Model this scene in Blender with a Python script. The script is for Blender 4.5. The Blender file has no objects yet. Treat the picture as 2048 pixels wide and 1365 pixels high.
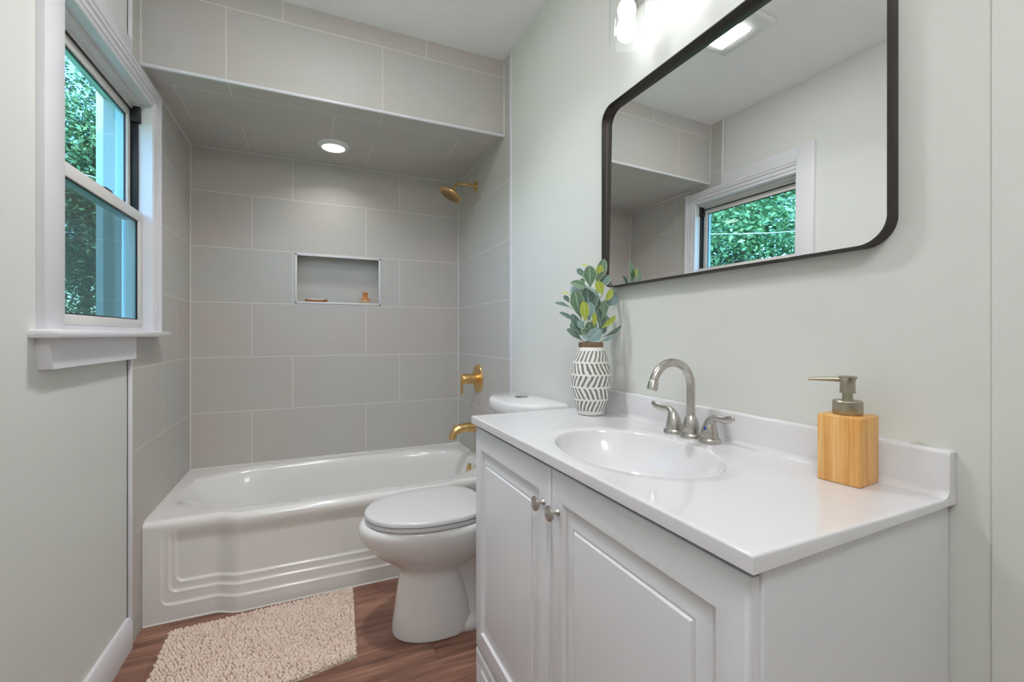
import bpy, bmesh, math, random
from mathutils import Vector, Matrix
random.seed(7)
S = bpy.context.scene
C = S.collection
PI = math.pi

# ------------------------------------------------------------------ room measures (metres)
XL, XR, YB = -0.593, 0.928, 2.944       # tile faces of the alcove: left, right, back
YS, ZS, ZC = 2.157, 2.174, 2.567        # soffit front, soffit underside, ceiling
CZ = 1.136                              # camera height
YTL, YTR = 2.065, 2.075                 # where the tile starts on the left / right wall
YF = -1.55                              # wall behind the camera
T0, TR, TW = 0.7053, 0.3066, 0.6215     # tile course origin, course height, tile width
def dwx(y):                             # left drywall, slightly out of square
    return -0.615 + (y - 1.485) * 0.0196

# ------------------------------------------------------------------ camera
cam = bpy.data.objects.new('camera', bpy.data.cameras.new('camera')); C.objects.link(cam)
cam.location = (0, 0, CZ)
cam.rotation_euler = (PI / 2, 0, -0.42335)
cam.data.sensor_width = 36; cam.data.lens = 897.81 / 2048 * 36
cam.data.shift_y = -11.975 / 2048
cam.data.clip_start = 0.02; cam.data.clip_end = 200
S.camera = cam

# ------------------------------------------------------------------ world and exposure
W = bpy.data.worlds.new('World'); S.world = W; W.use_nodes = True
wn = W.node_tree.nodes; wl = W.node_tree.links
bg = wn['Background']
sky = wn.new('ShaderNodeTexSky'); sky.sky_type = 'NISHITA'
sky.sun_disc = False; sky.sun_elevation = math.radians(50); sky.sun_rotation = math.radians(120)
sky.air_density = 1.0; sky.dust_density = 1.5; sky.ozone_density = 0.8
wl.new(sky.outputs[0], bg.inputs[0]); bg.inputs[1].default_value = 1.4
sun = bpy.data.objects.new('sun', bpy.data.lights.new('sun', 'SUN')); C.objects.link(sun)
sun.data.energy = 7.0; sun.data.angle = 0.03; sun.data.color = (1, .95, .86)
sun.rotation_euler = (math.radians(42), 0, math.radians(60))
S.view_settings.view_transform = 'Standard'; S.view_settings.look = 'None'
S.view_settings.gamma = 1; S.view_settings.use_curve_mapping = False
S.view_settings.exposure = 0.32
VAN_P, FAN_P, REC_P, FILL_P = 5.0, 70.0, 8.0, 28.0    # lamp strengths (emission of lit faces), last is the added fill

def lamp_beam(name, parent, loc, w, h, watts, spread, col):
    """the downward beam of a lensed fitting, sitting just under its lens"""
    l = bpy.data.lights.new(name, 'AREA'); l.shape = 'RECTANGLE' if h else 'DISK'; l.size = w
    if h: l.size_y = h
    l.energy = watts; l.spread = math.radians(spread); l.color = col
    o = bpy.data.objects.new(name, l); C.objects.link(o); o.location = Vector(loc) - parent.location; o.parent = parent
FAN_W, REC_W = 5.0, 1.15
# ------------------------------------------------------------------ material helpers
def srgb(r, g, b):
    f = lambda c: (c / 255 / 12.92) if c / 255 <= 0.04045 else ((c / 255 + 0.055) / 1.055) ** 2.4
    return (f(r), f(g), f(b), 1)
def mat(name, col, rough=0.5, metal=0.0, **kw):
    m = bpy.data.materials.new(name); m.use_nodes = True
    b = m.node_tree.nodes['Principled BSDF']
    b.inputs['Base Color'].default_value = col
    b.inputs['Roughness'].default_value = rough; b.inputs['Metallic'].default_value = metal
    for k, v in kw.items(): b.inputs[k.replace('_', ' ')].default_value = v
    return m
class NT:
    """small node helper"""
    def __init__(s, m): s.m = m; s.t = m.node_tree; s.n = s.t.nodes; s.l = s.t.links; s.b = s.n.get('Principled BSDF')
    def new(s, ty, **kw):
        n = s.n.new(ty)
        for k, v in kw.items(): setattr(n, k, v)
        return n
    def link(s, a, b): s.l.new(a, b)
    def math(s, op, a, b=None, c=None):
        n = s.n.new('ShaderNodeMath'); n.operation = op
        for i, v in enumerate((a, b, c)):
            if v is None: continue
            if isinstance(v, (int, float)): n.inputs[i].default_value = v
            else: s.l.new(v, n.inputs[i])
        return n.outputs[0]
    def mix(s, f, a, b):
        n = s.n.new('ShaderNodeMix'); n.data_type = 'RGBA'
        for i, v in ((0, f), (6, a), (7, b)):
            if isinstance(v, (int, float)): n.inputs[i].default_value = v
            elif isinstance(v, tuple): n.inputs[i].default_value = v
            else: s.l.new(v, n.inputs[i])
        return n.outputs[2]
    def ramp(s, f, stops):
        n = s.n.new('ShaderNodeValToRGB'); e = n.color_ramp.elements
        while len(e) < len(stops): e.new(0.5)
        for el, (p, c) in zip(e, stops): el.position = p; el.color = c
        s.l.new(f, n.inputs[0]); return n.outputs[0]
    def noise(s, vec, scale, detail=2, rough=.5):
        n = s.n.new('ShaderNodeTexNoise'); n.inputs['Scale'].default_value = scale
        n.inputs['Detail'].default_value = detail; n.inputs['Roughness'].default_value = rough
        if vec is not None: s.l.new(vec, n.inputs['Vector'])
        return n.outputs[0]
    def bump(s, h, strength=.2, dist=.002):
        n = s.n.new('ShaderNodeBump'); n.inputs['Strength'].default_value = strength
        n.inputs['Distance'].default_value = dist; s.l.new(h, n.inputs['Height'])
        s.l.new(n.outputs[0], s.b.inputs['Normal'])
    def pos(s):
        n = s.n.new('ShaderNodeNewGeometry'); x = s.n.new('ShaderNodeSeparateXYZ'); s.l.new(n.outputs['Position'], x.inputs[0])
        return n.outputs['Position'], x.outputs
    def comb(s, x, y, z):
        n = s.n.new('ShaderNodeCombineXYZ')
        for i, v in enumerate((x, y, z)):
            if isinstance(v, (int, float)): n.inputs[i].default_value = v
            else: s.l.new(v, n.inputs[i])
        return n.outputs[0]

def paint(name, col, rough=.55, bstr=.12, scale=260):
    m = mat(name, col, rough); t = NT(m); p, _ = t.pos()
    n1 = t.noise(p, scale, 3); t.bump(n1, bstr, .0012)
    n2 = t.noise(p, 1.7, 2)
    hi = tuple(min(1, c * 1.025) for c in col[:3]) + (1,); lo = tuple(c * .97 for c in col[:3]) + (1,)
    t.link(t.mix(n2, lo, hi), t.b.inputs['Base Color'])
    return m
def tile(name, ua, uoff, va, voff, shift, pink=.5):
    """12x24 tile grid on world axes ua (along) and va (across), measured offsets, running bond"""
    m = mat(name, (.4, .39, .37, 1), .5, 0, Specular_IOR_Level=.3); t = NT(m); p, ax = t.pos()
    u = t.math('SUBTRACT', ax[ua], uoff); v = t.math('SUBTRACT', ax[va], voff - 20 * TR)
    br = t.new('ShaderNodeTexBrick'); br.offset = shift / TW; br.offset_frequency = 2; br.squash = 1
    t.link(t.comb(u, v, 0), br.inputs['Vector'])
    br.inputs['Scale'].default_value = 1; br.inputs['Brick Width'].default_value = TW
    br.inputs['Row Height'].default_value = TR; br.inputs['Mortar Size'].default_value = .0013
    br.inputs['Mortar Smooth'].default_value = .1; br.inputs['Bias'].default_value = 0
    br.inputs['Color1'].default_value = (0, 0, 0, 1); br.inputs['Color2'].default_value = (1, 1, 1, 1)
    br.inputs['Mortar'].default_value = (.5, .5, .5, 1)
    grey, warm = srgb(195, 197, 191), srgb(206, 190, 184)
    cl = t.noise(p, 2.6, 4, .6)
    st = t.noise(t.comb(t.math('MULTIPLY', u, 3), t.math('MULTIPLY', v, 22), 0), 3, 4, .6)
    f = t.math('ADD', t.math('MULTIPLY', br.outputs['Color'], .35), t.math('MULTIPLY', t.math('SUBTRACT', cl, .35), 1.3))
    c = t.mix(f, grey, warm)
    c = t.mix(t.math('MULTIPLY', st, .28), c, srgb(180, 175, 171))
    c = t.mix(br.outputs['Fac'], c, srgb(236, 233, 228))
    t.link(c, t.b.inputs['Base Color'])
    t.bump(t.math('SUBTRACT', 1, br.outputs['Fac']), .5, .001)
    r = t.math('ADD', t.math('MULTIPLY', br.outputs['Fac'], .25), .50); t.link(r, t.b.inputs['Roughness'])
    return m

M = {}
M['wall'] = paint('wall_paint', srgb(220, 222, 216))
M['ceil'] = paint('ceiling_paint', srgb(250, 250, 250), .7)
M['trim'] = paint('trim_paint', srgb(226, 226, 229), .28, .05, 90)
M['tile_back'] = tile('tile_back', 0, -0.092 + .414, 2, T0, .414)
M['tile_left'] = tile('tile_left', 1, 2.45 + .22, 2, T0, .22)
M['tile_right'] = tile('tile_right', 1, 2.492 + .223, 2, T0, .223)
M['tile_front'] = tile('tile_front', 0, -0.105, 2, ZS - 20 * TR * 0, .207)
M['tile_under'] = tile('tile_under', 0, 0.314, 1, 2.274, .209)
M['caulk'] = mat('caulk', srgb(226, 224, 219), .5)
M['porc'] = mat('porcelain', srgb(231, 231, 229), .09, Coat_Weight=.4, Coat_Roughness=.03)
M['tub'] = mat('tub_enamel', srgb(235, 234, 230), .14, Coat_Weight=.4, Coat_Roughness=.05)
M['seat'] = mat('seat_plastic', srgb(214, 214, 214), .16)
M['marble'] = mat('cultured_marble', srgb(229, 229, 231), .10, Coat_Weight=.5, Coat_Roughness=.03)
M['cab'] = mat('white_cabinet', srgb(232, 234, 237), .32)
M['dark_gap'] = mat('dark_gap', srgb(60, 60, 60), .8)
M['alu'] = mat('white_aluminium', srgb(222, 219, 214), .35)
M['black'] = mat('black_track', srgb(14, 16, 20), .4)
M['bronze'] = mat('dark_bronze', srgb(70, 66, 62), .36, .8)
M['white_pl'] = mat('white_plastic', srgb(235, 235, 233), .35)
def brushed(name, col, rough, sc):
    m = mat(name, col, rough, 1.0); t = NT(m); tc = t.new('ShaderNodeTexCoord')
    mp = t.new('ShaderNodeMapping'); mp.inputs['Scale'].default_value = sc
    t.link(tc.outputs['Object'], mp.inputs[0])
    n = t.noise(mp.outputs[0], 1.0, 3, .6)
    t.link(t.math('ADD', t.math('MULTIPLY', n, .16), rough - .06), t.b.inputs['Roughness']); t.bump(n, .015, .0004)
    return m
M['nickel'] = brushed('brushed_nickel', srgb(196, 192, 186), .27, (60, 60, 900))
M['gold'] = brushed('brushed_gold', srgb(228, 190, 128), .26, (300, 300, 60))
M['pump'] = brushed('satin_champagne_metal', srgb(176, 170, 152), .36, (200, 200, 200))
M['chrome'] = mat('chrome', srgb(200, 200, 200), .12, 1)
M['nozzle'] = mat('black_rubber', srgb(30, 26, 22), .6)
M['blue'] = mat('blue_dot', srgb(30, 60, 190), .4)
M['mirror'] = mat('mirror_silver', (.90, .91, .905, 1), .008, 1)

def emis(name, col, st):
    m = bpy.data.materials.new(name); m.use_nodes = True; n = m.node_tree.nodes; n.clear()
    e = n.new('ShaderNodeEmission'); o = n.new('ShaderNodeOutputMaterial')
    e.inputs[0].default_value = col; e.inputs[1].default_value = st; m.node_tree.links.new(e.outputs[0], o.inputs[0]); return m
M['bulb'] = emis('lit_bulb', (.985, .98, 1, 1), VAN_P)
M['fan_lit'] = emis('lit_lens', (.985, .98, 1, 1), FAN_P)
M['rec_lit'] = emis('lit_disc', (1, .975, .95, 1), REC_P)
M['fill_lit'] = emis('fill_glow', (.985, .98, 1, 1), FILL_P)  # glow of the added fill light behind the camera
def glass(name, tint, refl_ior=1.5, haze=0.0):
    """thin sheet glass: tinted see-through plus fresnel mirror"""
    m = bpy.data.materials.new(name); m.use_nodes = True; n = m.node_tree.nodes; l = m.node_tree.links; n.clear()
    o = n.new('ShaderNodeOutputMaterial'); tr = n.new('ShaderNodeBsdfTransparent'); tr.inputs[0].default_value = tint
    gl = n.new('ShaderNodeBsdfGlossy'); gl.inputs['Roughness'].default_value = .01
    fr = n.new('ShaderNodeFresnel'); fr.inputs[0].default_value = refl_ior
    mx = n.new('ShaderNodeMixShader'); gm = n.new('ShaderNodeNewGeometry'); k1 = n.new('ShaderNodeMath'); k1.operation = 'SUBTRACT'; k1.inputs[0].default_value = 1; l.new(gm.outputs['Backfacing'], k1.inputs[1])
    k2 = n.new('ShaderNodeMath'); k2.operation = 'MULTIPLY'; l.new(fr.outputs[0], k2.inputs[0]); l.new(k1.outputs[0], k2.inputs[1])
    l.new(k2.outputs[0], mx.inputs[0]); l.new(tr.outputs[0], mx.inputs[1]); l.new(gl.outputs[0], mx.inputs[2])
    out = mx.outputs[0]
    if haze:
        d = n.new('ShaderNodeBsdfDiffuse'); d.inputs[0].default_value = (.62, .60, .55, 1)
        m2 = n.new('ShaderNodeMixShader'); m2.inputs[0].default_value = haze; l.new(out, m2.inputs[1]); l.new(d.outputs[0], m2.inputs[2]); out = m2.outputs[0]
    l.new(out, o.inputs[0]); return m
M['pane'] = glass('tinted_pane', (.54, .80, .90, 1))
M['shade'] = glass('clear_shade', (.99, .995, .995, 1), 1.35)
M['screen'] = glass('insect_screen', (.62, .60, .55, 1), 1.02, .16)

def wood_floor():
    m = mat('vinyl_plank', srgb(100, 70, 58), .42); t = NT(m); p, ax = t.pos()
    br = t.new('ShaderNodeTexBrick'); br.offset = .37; br.offset_frequency = 2
    t.link(t.comb(t.math('ADD', ax[0], 5.05), t.math('ADD', ax[1], 5.0), 0), br.inputs['Vector'])
    for k, v in (('Scale', 1), ('Brick Width', .91), ('Row Height', .152), ('Mortar Size', .0006), ('Mortar Smooth', .2), ('Bias', 0)): br.inputs[k].default_value = v
    br.inputs['Color1'].default_value = (0, 0, 0, 1); br.inputs['Color2'].default_value = (1, 1, 1, 1); br.inputs['Mortar'].default_value = (0, 0, 0, 1)
    off = t.math('MULTIPLY', br.outputs['Color'], 7.3)
    v1 = t.comb(t.math('ADD', t.math('MULTIPLY', ax[0], 1.6), off), t.math('MULTIPLY', ax[1], 16), off)
    v2 = t.comb(t.math('ADD', t.math('MULTIPLY', ax[0], 5), off), t.math('MULTIPLY', ax[1], 85), off)
    g1 = t.noise(v1, 1.6, 5, .65); g2 = t.noise(v2, 1.5, 4, .6)
    g = t.math('ADD', t.math('MULTIPLY', g1, .72), t.math('MULTIPLY', g2, .28))
    c = t.ramp(g, [(.30, srgb(74, 48, 40)), (.42, srgb(122, 84, 68)), (.54, srgb(156, 112, 92)), (.68, srgb(196, 154, 130))])
    c = t.mix(t.math('MULTIPLY', br.outputs['Color'], .35), c, srgb(92, 66, 56))
    c = t.mix(br.outputs['Fac'], c, srgb(48, 34, 28))
    t.link(c, t.b.inputs['Base Color']); t.bump(g, .12, .001); return m
M['floor'] = wood_floor()
def bamboo():
    m = mat('bamboo', srgb(222, 170, 100), .42); t = NT(m); tc = t.new('ShaderNodeTexCoord')
    x = t.new('ShaderNodeSeparateXYZ'); t.link(tc.outputs['Object'], x.inputs[0]); ax = x.outputs
    v1 = t.comb(t.math('MULTIPLY', ax[0], 55), t.math('MULTIPLY', ax[1], 55), t.math('MULTIPLY', ax[2], 4))
    v2 = t.comb(t.math('MULTIPLY', ax[0], 420), t.math('MULTIPLY', ax[1], 420), t.math('MULTIPLY', ax[2], 9))
    g = t.math('ADD', t.math('MULTIPLY', t.noise(v1, 1.3, 3), .6), t.math('MULTIPLY', t.noise(v2, 1, 3), .4))
    t.link(t.ramp(g, [(.32, srgb(206, 140, 66)), (.5, srgb(228, 172, 98)), (.66, srgb(240, 196, 130))]), t.b.inputs['Base Color']); return m
M['bamboo'] = bamboo()
M['wood'] = mat('orange_beech', srgb(206, 130, 58), .35)
M['soapwood'] = mat('walnut_tray', srgb(172, 120, 78), .5)
M['soap'] = mat('white_soap', srgb(226, 222, 220), .4)
M['bristle'] = mat('cream_bristle', srgb(236, 206, 160), .7)
M['mat_back'] = mat('mat_backing', srgb(206, 196, 172), .8)
def pile():
    m = mat('chenille', srgb(206, 182, 166), .85, Sheen_Weight=.3); t = NT(m); p, _ = t.pos()
    t.link(t.mix(t.noise(p, 14, 2), srgb(232, 206, 186), srgb(244, 228, 216)), t.b.inputs['Base Color']); return m
M['pile'] = pile()
def vase_mat():
    m = mat('vase_stripes', srgb(235, 233, 228), .7); t = NT(m); tc = t.new('ShaderNodeTexCoord')
    x = t.new('ShaderNodeSeparateXYZ'); t.link(tc.outputs['Object'], x.inputs[0]); ax = x.outputs
    th = t.math('DIVIDE', t.math('ARCTAN2', ax[1], ax[0]), 2 * PI)
    h, n = .0392, 5
    q = t.math('DIVIDE', t.math('SUBTRACT', ax[2], .012), h)           # band index + fraction
    row = t.math('FLOOR', q); fr = t.math('FRACT', q)
    par = t.math('SUBTRACT', t.math('MULTIPLY', t.math('MODULO', t.math('ADD', row, 10), 2), 2), 1)
    wob = t.noise(tc.outputs['Object'], 28, 2)
    s = t.math('ADD', t.math('MULTIPLY', th, 24), t.math('MULTIPLY', t.math('MULTIPLY', par, fr), 1.05))
    s = t.math('ADD', s, t.math('MULTIPLY', wob, .9)); s = t.math('ADD', s, t.math('MULTIPLY', row, .37))
    a = t.math('LESS_THAN', t.math('FRACT', t.math('ADD', s, 40)), .46)
    b = t.math('MULTIPLY', t.math('GREATER_THAN', fr, .05), t.math('LESS_THAN', fr, .91))
    c = t.math('MULTIPLY', t.math('MULTIPLY', a, b), t.math('MULTIPLY', t.math('GREATER_THAN', ax[2], .012), t.math('LESS_THAN', ax[2], .208)))
    t.link(t.mix(c, srgb(238, 236, 231), srgb(128, 126, 120)), t.b.inputs['Base Color'])
    t.bump(t.math('SUBTRACT', 1, c), .6, .002); return m
M['vase'] = vase_mat()
M['vase_rim'] = mat('brown_rim', srgb(128, 102, 78), .6)
def leaf_mat(name, main, mid, edge):
    m = mat(name, main, .55, Subsurface_Weight=0.0); t = NT(m); uv = t.new('ShaderNodeUVMap')
    x = t.new('ShaderNodeSeparateXYZ'); t.link(uv.outputs[0], x.inputs[0]); ax = x.outputs
    d = t.math('ABSOLUTE', ax[0])                                       # 0 midrib .. 1 edge
    rib = t.math('LESS_THAN', d, .06); ed = t.math('GREATER_THAN', d, .9)
    vein = t.math('LESS_THAN', t.math('FRACT', t.math('ADD', t.math('MULTIPLY', ax[1], 7), t.math('MULTIPLY', d, -1.6))), .08)
    p, _ = t.pos(); n = t.noise(p, 90, 3)
    c = t.mix(t.math('MULTIPLY', n, .5), main, mid)
    c = t.mix(t.math('MULTIPLY', vein, .3), c, edge); c = t.mix(t.math('MULTIPLY', t.math('MAXIMUM', rib, ed), .75), c, edge)
    t.link(c, t.b.inputs['Base Color']); return m
M['leaf_g'] = leaf_mat('leaf_green', srgb(92, 128, 98), srgb(140, 166, 134), srgb(200, 216, 200))
M['leaf_d'] = leaf_mat('leaf_dusty', srgb(84, 114, 102), srgb(130, 156, 146), srgb(180, 200, 192))
M['leaf_b'] = leaf_mat('leaf_pale', srgb(132, 166, 164), srgb(176, 200, 198), srgb(214, 226, 222))
M['leaf_y'] = leaf_mat('leaf_lime', srgb(170, 186, 60), srgb(196, 206, 100), srgb(222, 228, 160))
M['stem'] = mat('leaf_stem', srgb(120, 148, 100), .6)
def foliage():
    m = mat('tree_foliage', srgb(70, 110, 60), .7); t = NT(m); p, _ = t.pos()
    t.link(t.ramp(t.noise(p, 2.2, 3), [(.3, srgb(50, 80, 54)), (.5, srgb(92, 126, 84)), (.7, srgb(148, 166, 112))]), t.b.inputs['Base Color']); return m
M['foliage'] = foliage()
M['bark'] = mat('bark', srgb(92, 78, 66), .9)
M['lawn'] = mat('lawn', srgb(96, 128, 70), .9)
M['siding'] = mat('white_siding', srgb(225, 228, 230), .6)
M['cable'] = mat('pale_cable', srgb(200, 200, 200), .5)

# ------------------------------------------------------------------ object helpers
def obj(name, bm, m, parent=None, smooth=True, angle=35, world=True):
    """link a bmesh as one object. Vertices are given in world coordinates."""
    me = bpy.data.meshes.new(name)
    off = Vector((0, 0, 0)); q = parent
    while q is not None: off += q.location; q = q.parent
    if world and off.length: bmesh.ops.translate(bm, verts=bm.verts, vec=-off)
    bmesh.ops.recalc_face_normals(bm, faces=bm.faces)
    bm.to_mesh(me); bm.free()
    me.materials.append(m)
    if smooth:
        me.shade_smooth()
        me.set_sharp_from_angle(angle=math.radians(angle))
    o = bpy.data.objects.new(name, me); C.objects.link(o)
    if parent: o.parent = parent
    return o
def tag(o, label=None, cat=None, group=None, kind=None):
    if label: o['label'] = label
    if cat: o['category'] = cat
    if group: o['group'] = group
    if kind: o['kind'] = kind
    return o
def thing(name, loc, label, cat, group=None):
    o = bpy.data.objects.new(name, None); C.objects.link(o); o.location = loc
    o.empty_display_size = .05
    return tag(o, label, cat, group)
def single(name, bm, m, loc, label, cat, **kw):
    """a thing that is one mesh, origin at its base"""
    bmesh.ops.translate(bm, verts=bm.verts, vec=-Vector(loc))
    o = obj(name, bm, m, None, **kw); o.location = loc
    return tag(o, label, cat)
def struct(name, bm, m, parent=None, **kw):
    o = obj(name, bm, m, parent, **kw)
    if not parent: o['kind'] = 'structure'
    return o
def NB(): return bmesh.new()
def box(bm, x0, x1, y0, y1, z0, z1, bev=0, seg=2):
    r = bmesh.ops.create_cube(bm, size=1)
    vs = r['verts']
    for v in vs:
        v.co.x = x0 if v.co.x < 0 else x1; v.co.y = y0 if v.co.y < 0 else y1; v.co.z = z0 if v.co.z < 0 else z1
    if bev:
        es = list({e for v in vs for e in v.link_edges})
        bmesh.ops.bevel(bm, geom=es, offset=bev, segments=seg, affect='EDGES', profile=.5)
    return bm
def rings(bm, rs, close=True, cap0=True, cap1=True):
    """loft through rings of equal length"""
    V = [[bm.verts.new(p) for p in r] for r in rs]; n = len(V[0])
    for a, b in zip(V[:-1], V[1:]):
        for i in range(n if close else n - 1):
            j = (i + 1) % n
            try: bm.faces.new((a[i], a[j], b[j], b[i]))
            except ValueError: pass
    if cap0: bm.faces.new(V[0][::-1])
    if cap1: bm.faces.new(V[-1])
    return V
def frame_of(d):
    d = Vector(d).normalized(); a = Vector((0, 0, 1)) if abs(d.z) < .9 else Vector((1, 0, 0))
    u = d.cross(a).normalized(); return d, u, d.cross(u).normalized()
def lathe(bm, prof, base, axis=(0, 0, 1), seg=40, cap0=True, cap1=True):
    """prof: list of (radius, distance along axis)"""
    d, u, w = frame_of(axis); b = Vector(base); rs = []
    for r, h in prof:
        rs.append([b + d * h + (u * math.cos(2 * PI * i / seg) + w * math.sin(2 * PI * i / seg)) * max(r, 1e-5) for i in range(seg)])
    return rings(bm, rs, True, cap0, cap1)
def tube(bm, pts, rad, seg=20, caps=True, flat=None):
    """swept tube, rad a number or list; flat: list of (ru, rw) multipliers"""
    P = [Vector(p) for p in pts]; n = len(P); rs = []
    if not isinstance(rad, (list, tuple)): rad = [rad] * n
    t0 = (P[1] - P[0]).normalized(); _, u, w = frame_of(t0)
    for i in range(n):
        t = (P[min(i + 1, n - 1)] - P[max(i - 1, 0)]).normalized()
        u = (u - t * u.dot(t)).normalized(); w = t.cross(u).normalized()
        fu, fw = flat[i] if flat else (1, 1)
        rs.append([P[i] + (u * math.cos(2 * PI * k / seg) * fu + w * math.sin(2 * PI * k / seg) * fw) * rad[i] for k in range(seg)])
    return rings(bm, rs, True, caps, caps)
def smooth_path(pts, n=8):
    """catmull-rom"""
    P = [Vector(p) for p in pts]; P = [2 * P[0] - P[1]] + P + [2 * P[-1] - P[-2]]; out = []
    for i in range(1, len(P) - 2):
        for k in range(n):
            t = k / n; a, b, c, d = P[i - 1:i + 3]
            out.append(.5 * ((2 * b) + (c - a) * t + (2 * a - 5 * b + 4 * c - d) * t * t + (3 * b - a - 3 * c + d) * t ** 3))
    out.append(P[-2]); return out
def sstep(a, b, x):
    t = min(1, max(0, (x - a) / (b - a))); return t * t * (3 - 2 * t)
def quad(bm, pts): bm.faces.new([bm.verts.new(p) for p in pts])

# ================================================================== THE SETTING
struct('floor', box(NB(), -.80, XR + .15, YF - .1, YB + .15, -.06, 0), M['floor'])
struct('ceiling', box(NB(), -.80, XR + .15, YF - .1, YB + .15, ZC, ZC + .06), M['ceil'])
struct('wall_front', box(NB(), -.80, XR + .15, YF - .1, YF, 0, ZC), M['wall'])

# window opening in the left wall (near/far jamb and heights)
WY0, WY1, WZ0, WZ1 = 1.575, 2.268, 1.135, 2.066
def lwall(bm, y0, y1, z0, z1, fx, t=.09):
    """piece of left wall with inner face x = fx(y)"""
    a, b = fx(y0), fx(y1)
    vs = [bm.verts.new(p) for p in ((a, y0, z0), (b, y1, z0), (b, y1, z1), (a, y0, z1), (-.74, y0, z0), (-.74, y1, z0), (-.74, y1, z1), (-.74, y0, z1))]
    for f in ((0, 1, 2, 3), (7, 6, 5, 4), (0, 4, 5, 1), (3, 2, 6, 7), (0, 3, 7, 4), (1, 5, 6, 2)): bm.faces.new([vs[i] for i in f])
bm = NB()
lwall(bm, YF, WY0, 0, ZC, dwx)
lwall(bm, WY0, YTL, 0, WZ0, dwx); lwall(bm, WY0, YTL, WZ1, ZC, dwx)
struct('wall_left', bm, M['wall'], smooth=False)
bm = NB(); fx = lambda y: XL
lwall(bm, YTL, WY1, 0, WZ0, fx); lwall(bm, YTL, WY1, WZ1, ZC, fx); lwall(bm, WY1, YB, 0, ZC, fx)
struct('wall_alcove_left', bm, M['tile_left'], smooth=False)
# white edge profile where the tile stops on the left wall, below the window and above it
bm = NB(); box(bm, XL - .008, XL + .0035, YTL - .011, YTL + .001, 0.0, 1.07, .002); struct('trim_1', bm, M['trim'])
bm = NB(); box(bm, XL - .008, XL + .0035, YTL - .011, YTL + .001, 2.13, ZC, .002); struct('trim_2', bm, M['trim'])

# right wall: drywall + tiled alcove end
bm = NB(); box(bm, XR, XR + .12, .314, YTR, 0, ZC)
struct('wall_right', bm, M['wall'], smooth=False)
struct('wall_right_near', box(NB(), XR - .006, XR + .12, YF, .3145, 0, ZC), M['wall'], smooth=False)
struct('wall_alcove_right', box(NB(), XR, XR + .12, YTR, YB, 0, ZC), M['tile_right'], smooth=False)
struct('trim_3', box(NB(), XR - .006, XR + .002, YTR - .014, YTR + .001, .40, ZC, .002), M['trim'])

# back wall with the niche cut out
NX0, NX1, NZ0, NZ1, ND = -.079, .410, 1.324, 1.620, .09
bm = NB()
box(bm, XL - .15, NX0, YB, YB + .14, 0, ZC); box(bm, NX1, XR + .12, YB, YB + .14, 0, ZC)
box(bm, NX0, NX1, YB, YB + .14, 0, NZ0); box(bm, NX0, NX1, YB, YB + .14, NZ1, ZC)
box(bm, NX0 - .01, NX1 + .01, YB + ND, YB + .14, NZ0 - .01, NZ1 + .01)
struct('wall_back', bm, M['tile_back'], smooth=False)
bm = NB(); w = .011
for a in ((NX0, NX0 + w, NZ0, NZ1), (NX1 - w, NX1, NZ0, NZ1), (NX0, NX1, NZ0, NZ0 + w), (NX0, NX1, NZ1 - w, NZ1)):
    box(bm, a[0], a[1], YB - .004, YB + .012, a[2], a[3], .002)
struct('trim_4', bm, M['trim'])
# soffit box over the tub
bm = NB(); box(bm, XL, XR, YS, YB, ZS, ZC)
so = struct('wall_soffit', bm, M['tile_front'], smooth=False)
so.data.materials.append(M['tile_under'])
for f in so.data.polygons:
    if f.normal.z < -.5: f.material_index = 1
struct('trim_5', box(NB(), XL, XR, YS - .004, YS + .008, ZS - .003, ZS + .010, .003), M['trim'])
# caulk lines in the corners
bm = NB(); c = .0048
box(bm, XL, XL + c, YB - c, YB, .40, ZS); box(bm, XR - c, XR, YB - c, YB, .40, ZS)
box(bm, XL, XL + c, YS - c, YS, ZS, ZC); box(bm, XR - c, XR, YS - c, YS, ZS, ZC)
box(bm, XL, XR, YB - c * .7, YB, ZS - c * .7, ZS)
box(bm, XL, XL + c, YS, YB, ZS - c, ZS); box(bm, XR - c * .7, XR, YS, YB, ZS - c * .7, ZS)
struct('trim_6', bm, M['caulk'])
# baseboards
bm = NB()
def lbb(y0, y1):
    pr = [(0, 0), (.018, 0), (.018, .095), (.010, .112), (0, .112)]
    rings(bm, [[(dwx(y) + px, y, pz) for px, pz in pr] for y in (y0, y1)])
lbb(YF, YTL - .012)
struct('baseboard_left', bm, M['trim'])
bm = NB(); box(bm, XR - .016, XR, 1.36, YTR - .016, 0, .112, .003)
struct('baseboard_right', bm, M['trim'])
# front wall door
d = thing('door_1', (-.05, YF, 0), None, None); d['kind'] = 'structure'
bm = NB(); box(bm, -.40, .36, YF - .01, YF + .012, .01, 2.03, .002); obj('door_leaf', bm, M['trim'], d)
bm = NB()
box(bm, -.50, -.41, YF, YF + .02, 0, 2.13, .003); box(bm, .37, .46, YF, YF + .02, 0, 2.13, .003); box(bm, -.41, .37, YF, YF + .02, 2.04, 2.13, .003)
obj('door_casing', bm, M['trim'], d)
bm = NB(); lathe(bm, [(.026, 0), (.026, .006), (.010, .01), (.010, .03), (.024, .042), (.026, .055), (.015, .066), (.001, .067)], (.30, YF + .012, .95), (0, 1, 0)); obj('door_knob', bm, M['nickel'], d)

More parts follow.
